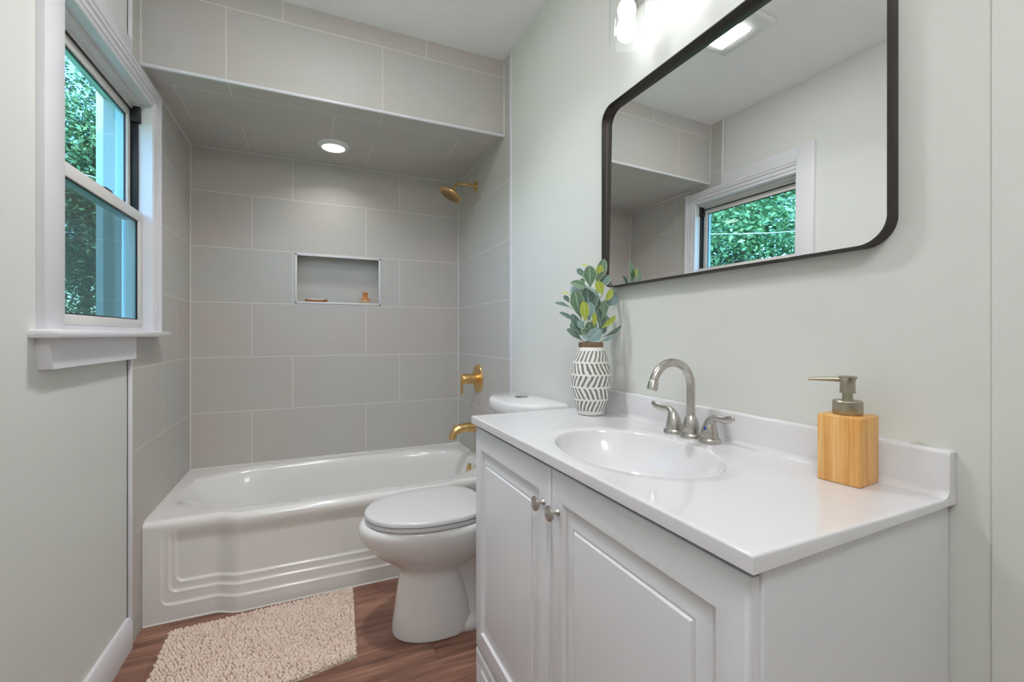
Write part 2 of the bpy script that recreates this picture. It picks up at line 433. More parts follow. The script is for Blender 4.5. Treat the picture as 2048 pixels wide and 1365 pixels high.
# ------------------------------------------------------------------ window_1
win = thing('window_1', (-.60, 1.92, 1.14), None, None); win['kind'] = 'structure'
def wrot(bm):
    """window frame follows the out-of-square wall: local x=0 is the casing face"""
    a = math.atan2(.017, .869)
    for v in bm.verts:
        s = v.co.y - 1.485; d_ = v.co.x
        v.co.x = -.597 + s * math.sin(a) + d_ * math.cos(a); v.co.y = 1.485 + s * math.cos(a) - d_ * math.sin(a)
    return bm
def wbox(bm, d0, d1, y0, y1, z0, z1, bev=0): box(bm, d0, d1, y0, y1, z0, z1, bev)
IY0, IY1 = 1.583, 2.262       # inner edges of the casing
# flat boards: near side and header
bm = NB(); wbox(bm, -.03, 0, 1.487, IY0, 1.15, 2.205, .0015)
obj('side_casing', wrot(bm), M['trim'], win)
bm = NB(); wbox(bm, -.03, -.002, IY0 - .001, YTL - .012, 2.13, 2.205, .0015)
obj('head_board', wrot(bm), M['trim'], win)
# fluted moulding along the head and the far side
def fluted(path_in, path_out, name):
    """moulding between two polylines with a stepped profile"""
    prof = [(0, -.034), (0, -.001), (.06, .003), (.13, .003), (.18, -.005), (.24, -.005), (.30, .003), (.44, .004), (.50, -.004), (.56, -.004), (.62, .004), (.76, .005), (.80, .009), (.93, .010), (1.0, .006), (1.0, -.034)]
    bm = NB(); rs = []
    for (yi, zi), (yo, zo) in zip(path_in, path_out):
        rs.append([(d_, yi + (yo - yi) * t, zi + (zo - zi) * t) for t, d_ in prof])
    rings(bm, rs); obj(name, wrot(bm), M['trim'], win, angle=20)
ZT = 2.064
fluted([(IY0 - .002, ZT), (IY1, ZT)], [(IY0 - .002, 2.142), (2.350, 2.142)], 'head_moulding')
fluted([(IY1, ZT), (IY1, 1.150)], [(2.350, 2.142), (2.350, 1.150)], 'side_moulding')
# stool and apron
bm = NB(); wbox(bm, -.05, .042, 1.455, 2.352, 1.128, 1.150, .008); wbox(bm, -.05, .030, 2.350, 2.372, 1.128, 1.150, .006)
obj('window_stool', wrot(bm), M['trim'], win)
bm = NB()
rings(bm, [[(-.022, 1.478 + k, z), (.010, 1.478 + k, z), (.010, 2.055, z), (-.022, 2.055, z)] for k, z in ((.022, 1.050), (.004, 1.128))])
obj('apron', wrot(bm), M['trim'], win, smooth=False)
# jamb reveals
bm = NB()
wbox(bm, -.12, -.0342, IY1, IY1 + .012, 1.150, ZT); wbox(bm, -.12, -.0342, IY0 - .012, IY0, 1.150, ZT); wbox(bm, -.12, -.0342, IY0, IY1, ZT, ZT + .012)
wbox(bm, -.12, -.036, IY0, IY1, 1.140, 1.168); wbox(bm, -.12, -.020, IY0, IY1, 1.140, 1.1515)
obj('jamb', wrot(bm), M['trim'], win, smooth=False)
# black side tracks
for y0, y1 in ((IY1 - .010, IY1 + .001), (IY0 - .001, IY0 + .008)):
    bm = NB(); wbox(bm, -.079, -.045, y0, y1, 1.60, 2.052, .001)
    if y0 > 2: wbox(bm, -.068, -.036, y0 - .012, y1, 1.985, 2.056, .003)
    obj('side_track', wrot(bm), M['black'], win)
# frame head with dark channel
bm = NB(); wbox(bm, -.100, -.036, IY0, IY1 - .002, 2.046, ZT + .002, .002); wbox(bm, -.100, -.058, IY0, IY1 - .012, 2.036, 2.048, .001)
obj('frame_head', wrot(bm), M['alu'], win)
bm = NB(); wbox(bm, -.096, -.064, IY0, IY1 - .012, 2.031, 2.037)
obj('head_channel', wrot(bm), M['black'], win)
def sash(name, d0, d1, z0, z1, rt, rb, st, glass_m, y1=IY1 - .002):
    bm = NB(); y0 = IY0 + .002
    wbox(bm, d0, d1, y0, y1, z0, z0 + rb, .002); wbox(bm, d0, d1, y0, y1, z1 - rt, z1, .002)
    wbox(bm, d0, d1, y0, y0 + st, z0 + rb - .001, z1 - rt + .001, .002); wbox(bm, d0, d1, y1 - st, y1, z0 + rb - .001, z1 - rt + .001, .002)
    f = obj(name, wrot(bm), M['alu'], win)
    m_ = (d0 + d1) / 2
    bm = NB(); wbox(bm, m_ - .002, m_ + .002, y0 + st - .004, y1 - st + .004, z0 + rb - .004, z1 - rt + .004)
    obj('pane', wrot(bm), glass_m, f, smooth=False)
    bm = NB(); e = .004
    for a in ((y0 + st, y1 - st, z0 + rb, z0 + rb + e), (y0 + st, y1 - st, z1 - rt - e, z1 - rt), (y0 + st, y0 + st + e, z0 + rb, z1 - rt), (y1 - st - e, y1 - st, z0 + rb, z1 - rt)):
        wbox(bm, m_ + .001, m_ + .006, *a)
    obj('gasket', wrot(bm), M['black'], f, smooth=False)
    return f
sash('upper_sash', -.092, -.068, 1.592, 2.032, .030, .030, .030, M['pane'], IY1 - .012)
lo = sash('lower_sash', -.056, -.034, 1.166, 1.627, .040, .030, .032, M['pane'])
bm = NB(); wbox(bm, -.064, -.034, 1.93, 1.985, 1.625, 1.634, .003); wbox(bm, -.060, -.050, 1.945, 2.00, 1.633, 1.640, .002)
obj('sash_lock', wrot(bm), M['black'], lo)
bm = NB(); wbox(bm, -.060, -.040, IY0 + .004, IY0 + .075, 1.626, 1.630, .001); obj('tilt_latch', wrot(bm), M['black'], lo)
bm = NB(); wbox(bm, -.098, -.096, IY0, IY1 - .01, 1.16, 1.60)
obj('insect_screen', wrot(bm), M['screen'], win, smooth=False)

# ================================================================== OUTSIDE
struct('ground', box(NB(), -40, -.745, -15, 40, -.7, -.6), M['lawn'], smooth=False)
struct('wall_exterior', box(NB(), -1.085, -.745, 3.23, 3.6, -.6, 3.2), M['siding'], smooth=False)
def make_tree(x, y, h, r, label, n=5200, seed=1):
    rnd = random.Random(seed)
    t = thing('leafy_tree', (x, y, -.6), label, 'tree')
    bm = NB(); p = [Vector((x, y, -.6))]
    for k in range(1, 6): p.append(Vector((x + rnd.uniform(-.12, .12) * k, y + rnd.uniform(-.12, .12) * k, -.6 + h * .8 * k / 5)))
    tube(bm, p, [.17 - .022 * k for k in range(6)], 10)
    for k in range(9):
        b = p[2 + k % 3]; a = rnd.uniform(0, 2 * PI); L = r * rnd.uniform(.6, .95)
        tube(bm, smooth_path([b, b + Vector((math.cos(a) * L * .5, math.sin(a) * L * .5, L * .35)), b + Vector((math.cos(a) * L, math.sin(a) * L, L * .55))], 4), [.05 * (1 - i / 10) + .008 for i in range(9)], 6)
    obj('trunk', bm, M['bark'], t)
    me = bpy.data.meshes.new('crown'); V = []; F = []
    cl = [Vector((rnd.gauss(0, .42), rnd.gauss(0, .42), rnd.uniform(-.75, .75))) for _ in range(46)]
    for i in range(n):
        c_ = cl[rnd.randrange(len(cl))]
        q = c_ + Vector((rnd.gauss(0, .15), rnd.gauss(0, .15), rnd.gauss(0, .12)))
        c0 = Vector((x + q.x * r, y + q.y * r, -.6 + h * .58 + q.z * h * .42))
        s = rnd.uniform(.028, .062)
        d1 = Vector((rnd.gauss(0, 1), rnd.gauss(0, 1), rnd.gauss(0, .6))).normalized(); d2 = d1.cross(Vector((rnd.gauss(0, 1), rnd.gauss(0, 1), rnd.gauss(0, 1)))).normalized()
        k = len(V); o_ = Vector(t.location)
        V += [c0 - d1 * s - o_, c0 + d2 * s * .5 - o_, c0 + d1 * s - o_, c0 - d2 * s * .5 - o_]; F.append((k, k + 1, k + 2, k + 3))
    me.from_pydata(V, [], F); me.materials.append(M['foliage'])
    o = bpy.data.objects.new('crown', me); C.objects.link(o); o.parent = t
make_tree(-6.2, 6.0, 6.6, 2.3, 'dense leafy tree nearest the window, filling the mirrored pane', 42000, 2)
make_tree(-3.4, 11.6, 8.6, 1.6, 'slim leafy tree seen beside the siding through the window', 48000, 1)
make_tree(-12.6, 11.5, 9.0, 2.7, 'far leafy tree behind the dense one in the mirrored window', 26000, 3)
make_tree(-6.6, 18.2, 8.0, 2.5, 'most distant leafy tree, behind the slim one', 22000, 5)
bm = NB(); tube(bm, smooth_path([(-.76, -1.4, 1.9), (-2.2, 1.2, 2.0), (-2.6, 2.915, 2.265), (-2.6, 3.41, 2.347), (-2.6, 3.906, 2.442), (-2.6, 9, 3.5)], 8), .006, 6)
single('overhead_cable', bm, M['cable'], (-2.6, 2.9, 2.26), 'thin pale overhead cable crossing the trees in the mirrored window', 'cable')

# ================================================================== BATHTUB
tub = thing('bathtub', (.168, 2.56, 0), 'white alcove bathtub with grooved apron under the tiled soffit', 'bathtub')
TZ = .401
def yfr(x):
    j = sstep(-.355, -.262, x) * (1 - sstep(.598, .691, x)); return 2.174 - .036 * j
def tub_mesh():
    bm = NB(); xs = [XL + .001 + (XR - XL - .002) * i / 150 for i in range(151)]
    out = [(x, yfr(x) + .026) for x in xs]
    out += [(XR - .001, 2.2 + (YB - 2.2) * i / 24) for i in range(1, 24)]
    out += [(XR - .001 - (XR - XL - .002) * i / 100, YB - .001) for i in range(0, 101)]
    out += [(XL + .001, YB - (YB - 2.2) * i / 24) for i in range(1, 24)]
    cx, cy, a, b, n = .176, 2.565, .722, .330, 2.8
    def sup(px, py, da, dl=0):
        th = math.atan2((py - cy) / b, (px - cx) / a); c_, s_ = math.cos(th), math.sin(th)
        r = (abs(c_) ** n + abs(s_) ** n) ** (-1 / n)
        aa = a - da - (dl if c_ < 0 else 0) * min(1, abs(c_) * 1.5)
        return (cx + aa * r * c_, cy + (b - da) * r * s_)
    rs = [[(x, y, TZ) for x, y in out]]
    def mixr(t, da, z):
        rr = []
        for x, y in out:
            sx, sy = sup(x, y, da); rr.append((x + (sx - x) * t, y + (sy - y) * t, z))
        return rr
    rs.append(mixr(.5, 0, TZ - .001)); rs.append(mixr(.86, 0, TZ - .003))
    for da, dl, z in ((-.010, 0, .3965), (-.002, .002, .3935), (.006, .006, .388), (.013, .012, .378), (.019, .022, .360), (.025, .038, .335), (.033, .07, .29), (.045, .12, .21), (.06, .16, .14), (.085, .19, .10), (.12, .2, .083), (.18, .2, .076), (.25, .2, .074)):
        rs.append([(*sup(x, y, da, dl), z) for x, y in out])
    rings(bm, rs, True, False, True)
    # apron: rounded lip then stepped panel
    prof = [(.026, TZ)] + [(.026 - .026 * math.sin(t), TZ - .026 + .026 * math.cos(t)) for t in [PI / 2 * i / 8 for i in range(1, 9)]]
    zs = [TZ - .026 - (TZ - .026) * i / 110 for i in range(1, 111)]
    def dent(x, z):
        d = 0
        for x0, z0 in ((-.533, .067), (-.509, .113), (-.488, .148)):
            x1 = 2 * .168 - x0; R = .030
            qx = max(x0 + R - x, x - (x1 - R), 0); qz = max(z0 + R - z, 0)
            sd = R - math.hypot(qx, qz) if (qx > 0 and qz > 0) else min(x - x0, x1 - x, z - z0)
            d += .0055 * sstep(-.006, .006, sd) - .0022 * math.exp(-(sd / .005) ** 2)
        return d * sstep(TZ - .03, TZ - .10, z) if z > TZ - .1 else d
    cols = []
    xs2 = sorted(set(xs + [XL + .001 + .17 * i / 60 for i in range(61)]))
    for x in xs2:
        c_ = [(x, yfr(x) + dy, z) for dy, z in prof]
        for z in zs: c_.append((x, yfr(x) + dent(x, z) * (1 if z < TZ - .03 else 0), z))
        cols.append(c_)
    rings(bm, cols, False, False, False)
    return bm
obj('tub_shell', tub_mesh(), M['tub'], tub, angle=60)
bm = NB(); lathe(bm, [(.036, 0), (.036, .004), (.030, .009), (.010, .011), (.001, .011)], (.872, 2.56, .330), (-1, 0, .14))
obj('overflow_plate', bm, M['gold'], tub)['label'] = 'gold overflow plate'
# white caulk bead along tub and floor
bm = NB(); c_ = []
for i in range(80):
    x = XL + .002 + (XR - XL - .004) * i / 79; c_.append((x, yfr(x) - .001, .001))
tube(bm, c_, .004, 6); struct('trim_7', bm, M['caulk'])
bm = NB(); tube(bm, [(XL + .002, YB - .002, TZ + .001), (XR - .002, YB - .002, TZ + .001)], .004, 6)
tube(bm, [(XL + .002, 2.19, TZ + .001), (XL + .002, YB, TZ + .001)], .0035, 6); tube(bm, [(XR - .002, 2.19, TZ + .001), (XR - .002, YB, TZ + .001)], .0035, 6)
struct('trim_8', bm, M['caulk'])

# ------------------------------------------------------------------ brass shower set
sh = thing('shower_fixture', (XR, 2.597, 2.045), 'gold shower head on a bent arm high on right tiled wall', 'shower head')
bm = NB(); lathe(bm, [(.031, 0), (.031, .003), (.026, .008), (.012, .011), (.0105, .013)], (XR, 2.597, 2.047), (-1, 0, 0)); obj('flange', bm, M['gold'], sh)
bm = NB(); tube(bm, smooth_path([(XR - .006, 2.597, 2.047), (.87, 2.597, 2.050), (.832, 2.597, 2.050), (.812, 2.597, 2.043), (.797, 2.597, 2.025), (.788, 2.597, 2.010)], 6), .0092); obj('shower_arm', bm, M['gold'], sh)
ax_ = Vector((-.55, 0, -1)).normalized()
hb = Vector((.788, 2.597, 2.012))
bm = NB(); lathe(bm, [(.010, 0), (.0125, .002), (.0125, .010), (.010, .013), (.013, .020), (.022, .026), (.052, .033), (.069, .038), (.072, .043), (.071, .048), (.066, .050), (.001, .0485)], hb, ax_, 48)
hd = obj('spray_head', bm, M['gold'], sh)
bm = NB(); d_, u_, w_ = frame_of(ax_)
for ring_, n_ in ((.010, 6), (.021, 12), (.032, 18), (.043, 24), (.054, 30)):
    for i in range(n_):
        a = 2 * PI * i / n_ + ring_ * 30
        p = hb + d_ * .0485 + (u_ * math.cos(a) + w_ * math.sin(a)) * ring_
        lathe(bm, [(.0026, 0), (.0019, .003), (.0005, .0034)], p, d_, 8)
obj('spray_nozzles', bm, M['nozzle'], hd)['label'] = 'black rubber nozzles'
va = thing('shower_valve', (XR, 2.555, .874), 'gold round shower valve with lever above tub spout', 'shower valve')
bm = NB(); lathe(bm, [(.086, 0), (.086, .004), (.082, .009), (.060, .012), (.030, .013)], (XR, 2.555, .874), (-1, 0, 0), 56); obj('wall_plate', bm, M['gold'], va)
bm = NB(); lathe(bm, [(.030, .010), (.030, .050), (.0285, .051), (.0285, .053), (.030, .054), (.030, .100), (.028, .103), (.001, .103)], (XR, 2.555, .874), (-1, 0, 0), 40)
h_ = obj('valve_handle', bm, M['gold'], va)
bm = NB(); box(bm, XR - .110, XR - .098, 2.546, 2.564, .785, .900, .003); obj('lever', bm, M['gold'], h_)
ts = thing('tub_spout', (XR, 2.56, .58), 'gold tub spout with diverter pin on right tiled wall', 'spout')
bm = NB(); tube(bm, smooth_path([(XR, 2.56, .582), (.90, 2.56, .582), (.85, 2.56, .583), (.81, 2.56, .577), (.782, 2.56, .560), (.768, 2.56, .536), (.765, 2.56, .520)], 6),
    [.030] * 7 + [.029] * 6 + [.027] * 6 + [.0245] * 6 + [.0225] * 6 + [.021] * 6, 24); obj('spout_body', bm, M['gold'], ts)
bm = NB(); lathe(bm, [(.0035, 0), (.0035, .022), (.005, .023), (.005, .031), (.001, .032)], (.779, 2.56, .573), (0, 0, 1), 14); obj('diverter_pin', bm, M['gold'], ts)

# ------------------------------------------------------------------ recessed light in the soffit
rl = thing('recessed_light', (.118, 2.633, ZS), 'round white recessed light glowing in the tiled soffit', 'ceiling light')
bm = NB(); lathe(bm, [(.082, 0), (.082, .003), (.074, .014), (.060, .020), (.056, .017)], (.118, 2.633, ZS), (0, 0, -1), 48, True, False); obj('trim_ring', bm, M['white_pl'], rl)
bm = NB(); lathe(bm, [(.057, .0165), (.056, .0185), (.001, .0188)], (.118, 2.633, ZS), (0, 0, -1), 48); obj('lens', bm, M['rec_lit'], rl)
lamp_beam('beam', rl, (.118, 2.633, ZS - .021), .10, 0, REC_W, 140, (1, .975, .95))
# exhaust fan light (seen in the mirror)
fl = thing('exhaust_fan_light', (.085, 1.455, ZC), 'square white ceiling fan with lit panel, reflected in mirror', 'ceiling fan light')
bm = NB(); box(bm, -.045, .215, 1.315, 1.595, ZC - .018, ZC + .0, .012, 3); obj('cover', bm, M['white_pl'], fl)
bm = NB(); box(bm, .030, .142, 1.400, 1.555, ZC - .024, ZC - .016, .003); obj('lens', bm, M['fan_lit'], fl)
lamp_beam('beam', fl, (.086, 1.4775, ZC - .026), .11, .15, FAN_W, 120, (.985, .98, 1))
# added bowl-shaped fill light, unseen behind the camera, to flatten the lighting
hl = thing('fill_light', (-.12, -.35, ZC), 'added bowl-shaped fill light hanging unseen from the ceiling behind the camera', 'ceiling light')
bm = NB(); lathe(bm, [(.06, 0), (.06, .012), (.012, .02), (.012, .16)], (-.12, -.35, ZC), (0, 0, -1), 32, True, False); obj('fill_stem', bm, M['nickel'], hl)
bm = NB(); lathe(bm, [(.012, .15), (.16, .152), (.165, .165), (.150, .205), (.115, .235), (.06, .252), (.001, .256)], (-.12, -.35, ZC), (0, 0, -1), 40); obj('fill_bowl', bm, M['fill_lit'], hl)

# ------------------------------------------------------------------ niche contents
bm = NB(); rs = []
for k, (e, z) in enumerate(((.0, .0), (.003, .0), (.009, .006), (.013, .013), (.010, .013), (.004, .007), (-.002, .005))):
    ring_ = []
    for i in range(40):
        a = 2 * PI * i / 40; c0, s0 = math.cos(a), math.sin(a); r = (abs(c0) ** 5 + abs(s0) ** 5) ** (-1 / 5)
        ring_.append((.036 + (.052 + e) * r * c0, YB + .040 + (.026 + e * .6) * r * s0, NZ0 + w + .001 + z + abs(c0) * .003 * (z > .01)))
    rs.append(ring_)
rings(bm, rs); single('soap_tray', bm, M['soapwood'], (.036, YB + .040, NZ0 + w), 'small wooden soap tray at the left of the wall niche', 'soap tray')
bm = NB(); box(bm, -.008, .080, YB + .022, YB + .058, NZ0 + w + .0065, NZ0 + w + .0215, .007, 4)
single('soap_bar', bm, M['soap'], (.036, YB + .040, NZ0 + w + .0065), 'white bar of soap lying on the wooden tray', 'soap')
br_ = thing('scrub_brush', (.322, YB + .040, NZ0 + w), 'small wooden scrub brush standing at right of the niche', 'brush')
bx, by, bz = .322, YB + .040, NZ0 + w + .001
bm = NB(); lathe(bm, [(.026, .020), (.0285, .022), (.028, .026), (.020, .034), (.0125, .041), (.0115, .046), (.014, .055), (.019, .064), (.0195, .067), (.017, .0685), (.001, .0685)], (bx, by, bz), (0, 0, 1), 32); hh = obj('brush_handle', bm, M['wood'], br_)
bm = NB(); lathe(bm, [(.0285, .0165), (.0285, .0205)], (bx, by, bz), (0, 0, 1), 32); obj('brush_band', bm, M['soap'], br_)
bm = NB()
for i in range(7):
    r = .004 + .0037 * i
    for k in range(max(5, int(r * 1500))):
        a = 2 * PI * k / max(5, int(r * 1500)); lathe(bm, [(.0013, 0), (.0016, .017)], (bx + r * math.cos(a), by + r * math.sin(a), bz), (0, 0, 1), 5)
obj('bristles', bm, M['bristle'], br_)

# ================================================================== TOILET
TY = 1.745
to = thing('toilet', (.55, TY, 0), 'white two-piece toilet between the tub and the vanity', 'toilet')
def egg(xf, xb, wd, z, nf=2.1, nb=2.8, N=64, fc=.56):
    xc = xf + fc * (xb - xf); pts = []
    for i in range(N):
        a = 2 * PI * i / N; c_, s_ = math.cos(a), math.sin(a); n = nf if c_ < 0 else nb
        r = (abs(c_) ** n + abs(s_) ** n) ** (-1 / n)
        pts.append((xc + (xc - xf if c_ < 0 else xb - xc) * r * c_, TY + wd * r * s_, z))
    return pts
bm = NB()
rings(bm, [egg(.292, .60, .112, .0), egg(.286, .60, .118, .004), egg(.285, .60, .119, .02), egg(.289, .59, .116, .05), egg(.298, .575, .109, .11), egg(.307, .56, .103, .17), egg(.315, .55, .098, .22), egg(.318, .555, .098, .245),
    egg(.306, .58, .108, .258), egg(.285, .61, .120, .272), egg(.250, .65, .142, .297), egg(.213, .70, .163, .330), egg(.182, .72, .178, .364), egg(.168, .73, .186, .390), egg(.164, .735, .189, .410), egg(.166, .735, .188, .424), egg(.174, .73, .183, .434), egg(.186, .72, .172, .438)])
# rear foot, trapway and tank shelf
rings(bm, [egg(.40, .80, .113, 0), egg(.40, .80, .118, .01), egg(.40, .80, .114, .030), egg(.42, .79, .094, .048), egg(.44, .78, .07, .054)])
rings(bm, [egg(.42, .80, .092, .02, 3, 3), egg(.42, .80, .078, .06, 3, 3), egg(.42, .79, .064, .10, 3, 3), egg(.42, .79, .060, .15, 3, 3), egg(.42, .80, .070, .20, 3, 3), egg(.42, .82, .092, .245, 3, 3), egg(.42, .84, .112, .29, 3, 3)])
rings(bm, [egg(.58, .91, .09, .26, 3, 4), egg(.56, .915, .105, .33, 3, 4), egg(.55, .92, .115, .40, 3, 4), egg(.55, .92, .115, .432, 3, 4), egg(.555, .915, .110, .437, 3, 4)])
obj('bowl', bm, M['porc'], to, angle=50)
bm = NB()
rings(bm, [egg(.190, .640, .184, .4395), egg(.187, .642, .187, .442), egg(.187, .642, .187, .452), egg(.190, .640, .184, .4545)])
obj('seat_ring', bm, M['seat'], to, angle=50)
bm = NB()
rings(bm, [egg(.190, .640, .184, .4565), egg(.186, .643, .188, .459), egg(.186, .643, .188, .469), egg(.190, .640, .184, .474), egg(.20, .63, .174, .4765), egg(.26, .58, .12, .478), egg(.34, .52, .06, .479)])
obj('lid', bm, M['seat'], to, angle=50)
def dshape(xf, wd, z, N=72, n=2.6, xb=.920):
    """tank plan: straight against the wall, bowed to the front"""
    pts = []
    for i in range(N + 1):
        a = PI * i / N; c_, s_ = math.cos(a), math.sin(a); r = (abs(c_) ** n + abs(s_) ** n) ** (-1 / n)
        pts.append((xb - (xb - xf) * r * s_, TY + wd * r * c_, z))
    return pts
bm = NB()
rings(bm, [dshape(.775, .17, .435), dshape(.765, .182, .445), dshape(.752, .190, .55), dshape(.738, .203, .70), dshape(.730, .210, .820)])
obj('tank', bm, M['porc'], to, angle=50)
bm = NB()
rings(bm, [dshape(.724, .216, .815, xb=.924), dshape(.714, .226, .819, xb=.926), dshape(.711, .229, .826, xb=.926), dshape(.711, .229, .850, xb=.926), dshape(.716, .224, .861, xb=.925), dshape(.726, .214, .865, xb=.922)])
obj('tank_lid', bm, M['porc'], to, angle=50)
bm = NB(); lathe(bm, [(.031, 0), (.031, .003), (.028, .005), (.026, .0045), (.001, .0055)], (.845, 1.772, .8645), (0, 0, 1), 36); obj('flush_button', bm, M['chrome'], to)['label'] = 'chrome flush button'

# ================================================================== VANITY
VY0, VY1, VXF = .357, 1.348, .466
vn = thing('bathroom_vanity', (.70, .85, 0), 'white vanity cabinet with two raised-panel doors against right wall', 'cabinet')
bm = NB(); 
for y0, y1 in ((.366, .381), (1.327, 1.342)):
    rings(bm, [[(.496, y, 0), (XR - .002, y, 0), (XR - .002, y, .8672), (.496, y, .8570)] for y in (y0, y1)])
box(bm, .502, XR - .002, .381, 1.327, .10, .115); box(bm, XR - .010, XR - .002, .381, 1.327, .115, .80); box(bm, .500, .515, .381, 1.327, 0, .10)
obj('cabinet_body', bm, M['cab'], vn)
bm = NB(); 
for a in ((.3665, .40, .0, .857), (1.31, 1.3415, .0, .857), (.40, 1.31, .80, .857), (.40, 1.31, .13, .17), (.84, .876, .17, .80), (.40, 1.31, 0, .02)): box(bm, .4945, .502, *a, .0006)
obj('face_frame', bm, M['cab'], vn)
def door_panel(y0, y1, z0, z1, xf, t, ins=.050, lw=.044, iz=.012):
    """raised panel door: rounded edge, sunk groove, raised field. front faces -x"""
    bm = NB(); yc, zc = (y0 + y1) / 2, (z0 + z1) / 2
    def r(e, x):
        k = e + (iz if e >= ins else 0)
        return [(x, y0 + e, z0 + k), (x, y1 - e, z0 + k), (x, y1 - e, z1 - k), (x, y0 + e, z1 - k)]
    st = [(0, xf + t), (0, xf + .007), (.001, xf + .004), (.006, xf + .001), (.010, xf), (ins, xf), (ins + .004, xf + .006), (ins + .008, xf + .0075), (ins + .013, xf + .0075),
          (ins + lw - .008, xf + .0030), (ins + lw - .006, xf + .0045), (ins + lw - .003, xf + .0045), (ins + lw, xf + .001), (ins + lw + .003, xf + .0005)]
    rings(bm, [r(e, x) for e, x in st]); return bm
def knob(y, z, par):
    bm = NB(); lathe(bm, [(.008, 0), (.0065, .002), (.0045, .006), (.0045, .013), (.008, .016), (.0145, .018), (.0165, .021), (.0158, .024), (.011, .0265), (.001, .0275)], (.478, y, z), (-1, 0, 0), 32)
    return obj('knob', bm, M['nickel'], par)
DM = .858
for y0, y1, ky in ((DM + .0015, 1.344, .888), (.370, DM - .0015, .824)):
    dr = obj('door', door_panel(y0, y1, .158, .846, .478, .0155), M['cab'], vn, angle=25)
    knob(ky, .762, dr)['label'] = 'brushed nickel knob'
bm = door_panel(.370, 1.344, .012, .150, .478, .0155, .018, .030, 0); obj('base_panel', bm, M['cab'], vn, angle=25)

vt = thing('sink_countertop', (.70, .85, .86), 'glossy white vanity countertop with integral oval sink and backsplash', 'countertop')
SX, SY, SA, SB = .660, .812, .218, .150      # bowl centre, half length (y), half width (x)
def top_mesh():
    bm = NB(); pts = []
    def side(p, q, n): return [(p[0] + (q[0] - p[0]) * i / n, p[1] + (q[1] - p[1]) * i / n) for i in range(n)]
    x0, x1 = VXF, XR - .001
    cs = [(x0, VY0), (x1, VY0), (x1, VY1), (x0, VY1)]
    for a, b, n in ((cs[0], cs[1], 40), (cs[1], cs[2], 80), (cs[2], cs[3], 40), (cs[3], cs[0], 80)): pts += side(a, b, n)
    cx, cy = (x0 + x1) / 2, (VY0 + VY1) / 2
    def ins(e):
        return [(min(max(x, x0 + e), x1 - e), min(max(y, VY0 + e), VY1 - e)) for x, y in pts]
    def ell(s, ea=0, eb=0):
        o = []
        for x, y in pts:
            th = math.atan2((y - SY) / SA, (x - SX) / SB); o.append((SX + (SB * s + eb) * math.cos(th), SY + (SA * s + ea) * math.sin(th)))
        return o
    Z = .881; rs = []
    ub = lambda x: .8570 + .0110 * (x - x0) / (x1 - x0)
    rs.append([(x, y, ub(x)) for x, y in ins(.004)]); rs.append([(x, y, ub(x) + .0006) for x, y in ins(.0012)]); rs.append([(x, y, ub(x) + .002) for x, y in ins(0)])
    for i in range(6):
        t = PI / 2 * i / 5; e = .0035 * (1 - math.cos(t)); rs.append([(x, y, Z - .0035 + .0035 * math.sin(t)) for x, y in ins(e)])
    rs.append([(x, y, Z) for x, y in ins(.012)])
    for ea, eb, dz in ((.036, .030, 0), (.030, .025, .0002), (.025, .021, .0001), (.020, .017, -.0004), (.012, .010, -.0008), (.005, .004, -.0012), (.002, .0016, -.0018)):
        rs.append([(x, y, Z + dz) for x, y in ell(1, ea, eb)])
    for s, z in ((1, .8780), (.994, .8762), (.985, .8725), (.972, .8665), (.95, .856), (.91, .841), (.85, .822), (.76, .800), (.64, .781), (.5, .767), (.35, .759), (.2, .755), (.08, .753)):
        rs.append([(x, y, z) for x, y in ell(s)])
    rings(bm, rs, True, False, True); return bm
obj('countertop', top_mesh(), M['marble'], vt, angle=40)
bm = NB()
pr = [(XR - .001, .870), (.896, .870), (.896, .8812)] + [(.896 + .012 * math.sin(t), .8932 - .012 * math.cos(t)) for t in [PI / 2 * i / 6 for i in range(1, 7)]] + \
     [(.908, .948)] + [(.908 + .006 - .006 * math.cos(t), .948 + .006 * math.sin(t)) for t in [PI / 2 * i / 5 for i in range(1, 6)]] + [(XR - .001, .954)]
e_ = .004
def pr_in(k): return [(x + (.5 * k if x < .91 and z > .89 else 0), z - (k if z > .93 else 0)) for x, z in pr]
rings(bm, [[(x, VY0 + .0005, z) for x, z in pr_in(.003)], [(x, VY0 + .0035, z) for x, z in pr], [(x, VY1 - .0035, z) for x, z in pr], [(x, VY1 - .0005, z) for x, z in pr_in(.003)]])
obj('backsplash', bm, M['marble'], vt, angle=40)
bm = NB(); lathe(bm, [(.022, 0), (.024, .002), (.020, .0035), (.016, .002), (.001, .0015)], (SX, SY, .7530), (0, 0, 1), 32); obj('drain', bm, M['nickel'], vt)

# ------------------------------------------------------------------ faucet
FX, FY, FZ = .869, .840, .8812
fa = thing('faucet', (FX, FY, FZ), 'brushed nickel gooseneck faucet with two lever handles behind sink', 'faucet')
def escut(y): 
    bm = NB(); lathe(bm, [(.0258, 0), (.0260, .003), (.0255, .0055), (.0250, .007), (.0235, .010), (.0195, .0115)], (FX, y, FZ), (0, 0, 1), 40); return bm
obj('escutcheon', escut(FY), M['nickel'], fa)
bm = NB(); lathe(bm, [(.0190, .010), (.0200, .018), (.0195, .028), (.0170, .040), (.0135, .050), (.0110, .054)], (FX, FY, FZ), (0, 0, 1), 36)
obj('spout_base', bm, M['nickel'], fa)
R_ = .0605; zc_ = 1.0085
path = [(FX, FY, FZ + .05 + (zc_ - FZ - .05) * i / 8) for i in range(9)] + [(FX - R_ + R_ * math.cos(t), FY, zc_ + R_ * math.sin(t)) for t in [math.radians(168) * i / 30 for i in range(1, 31)]]
bm = NB(); tube(bm, path, .0102, 24); spo = obj('spout', bm, M['nickel'], fa)
te = Vector(path[-1]); td = (Vector(path[-1]) - Vector(path[-2])).normalized()
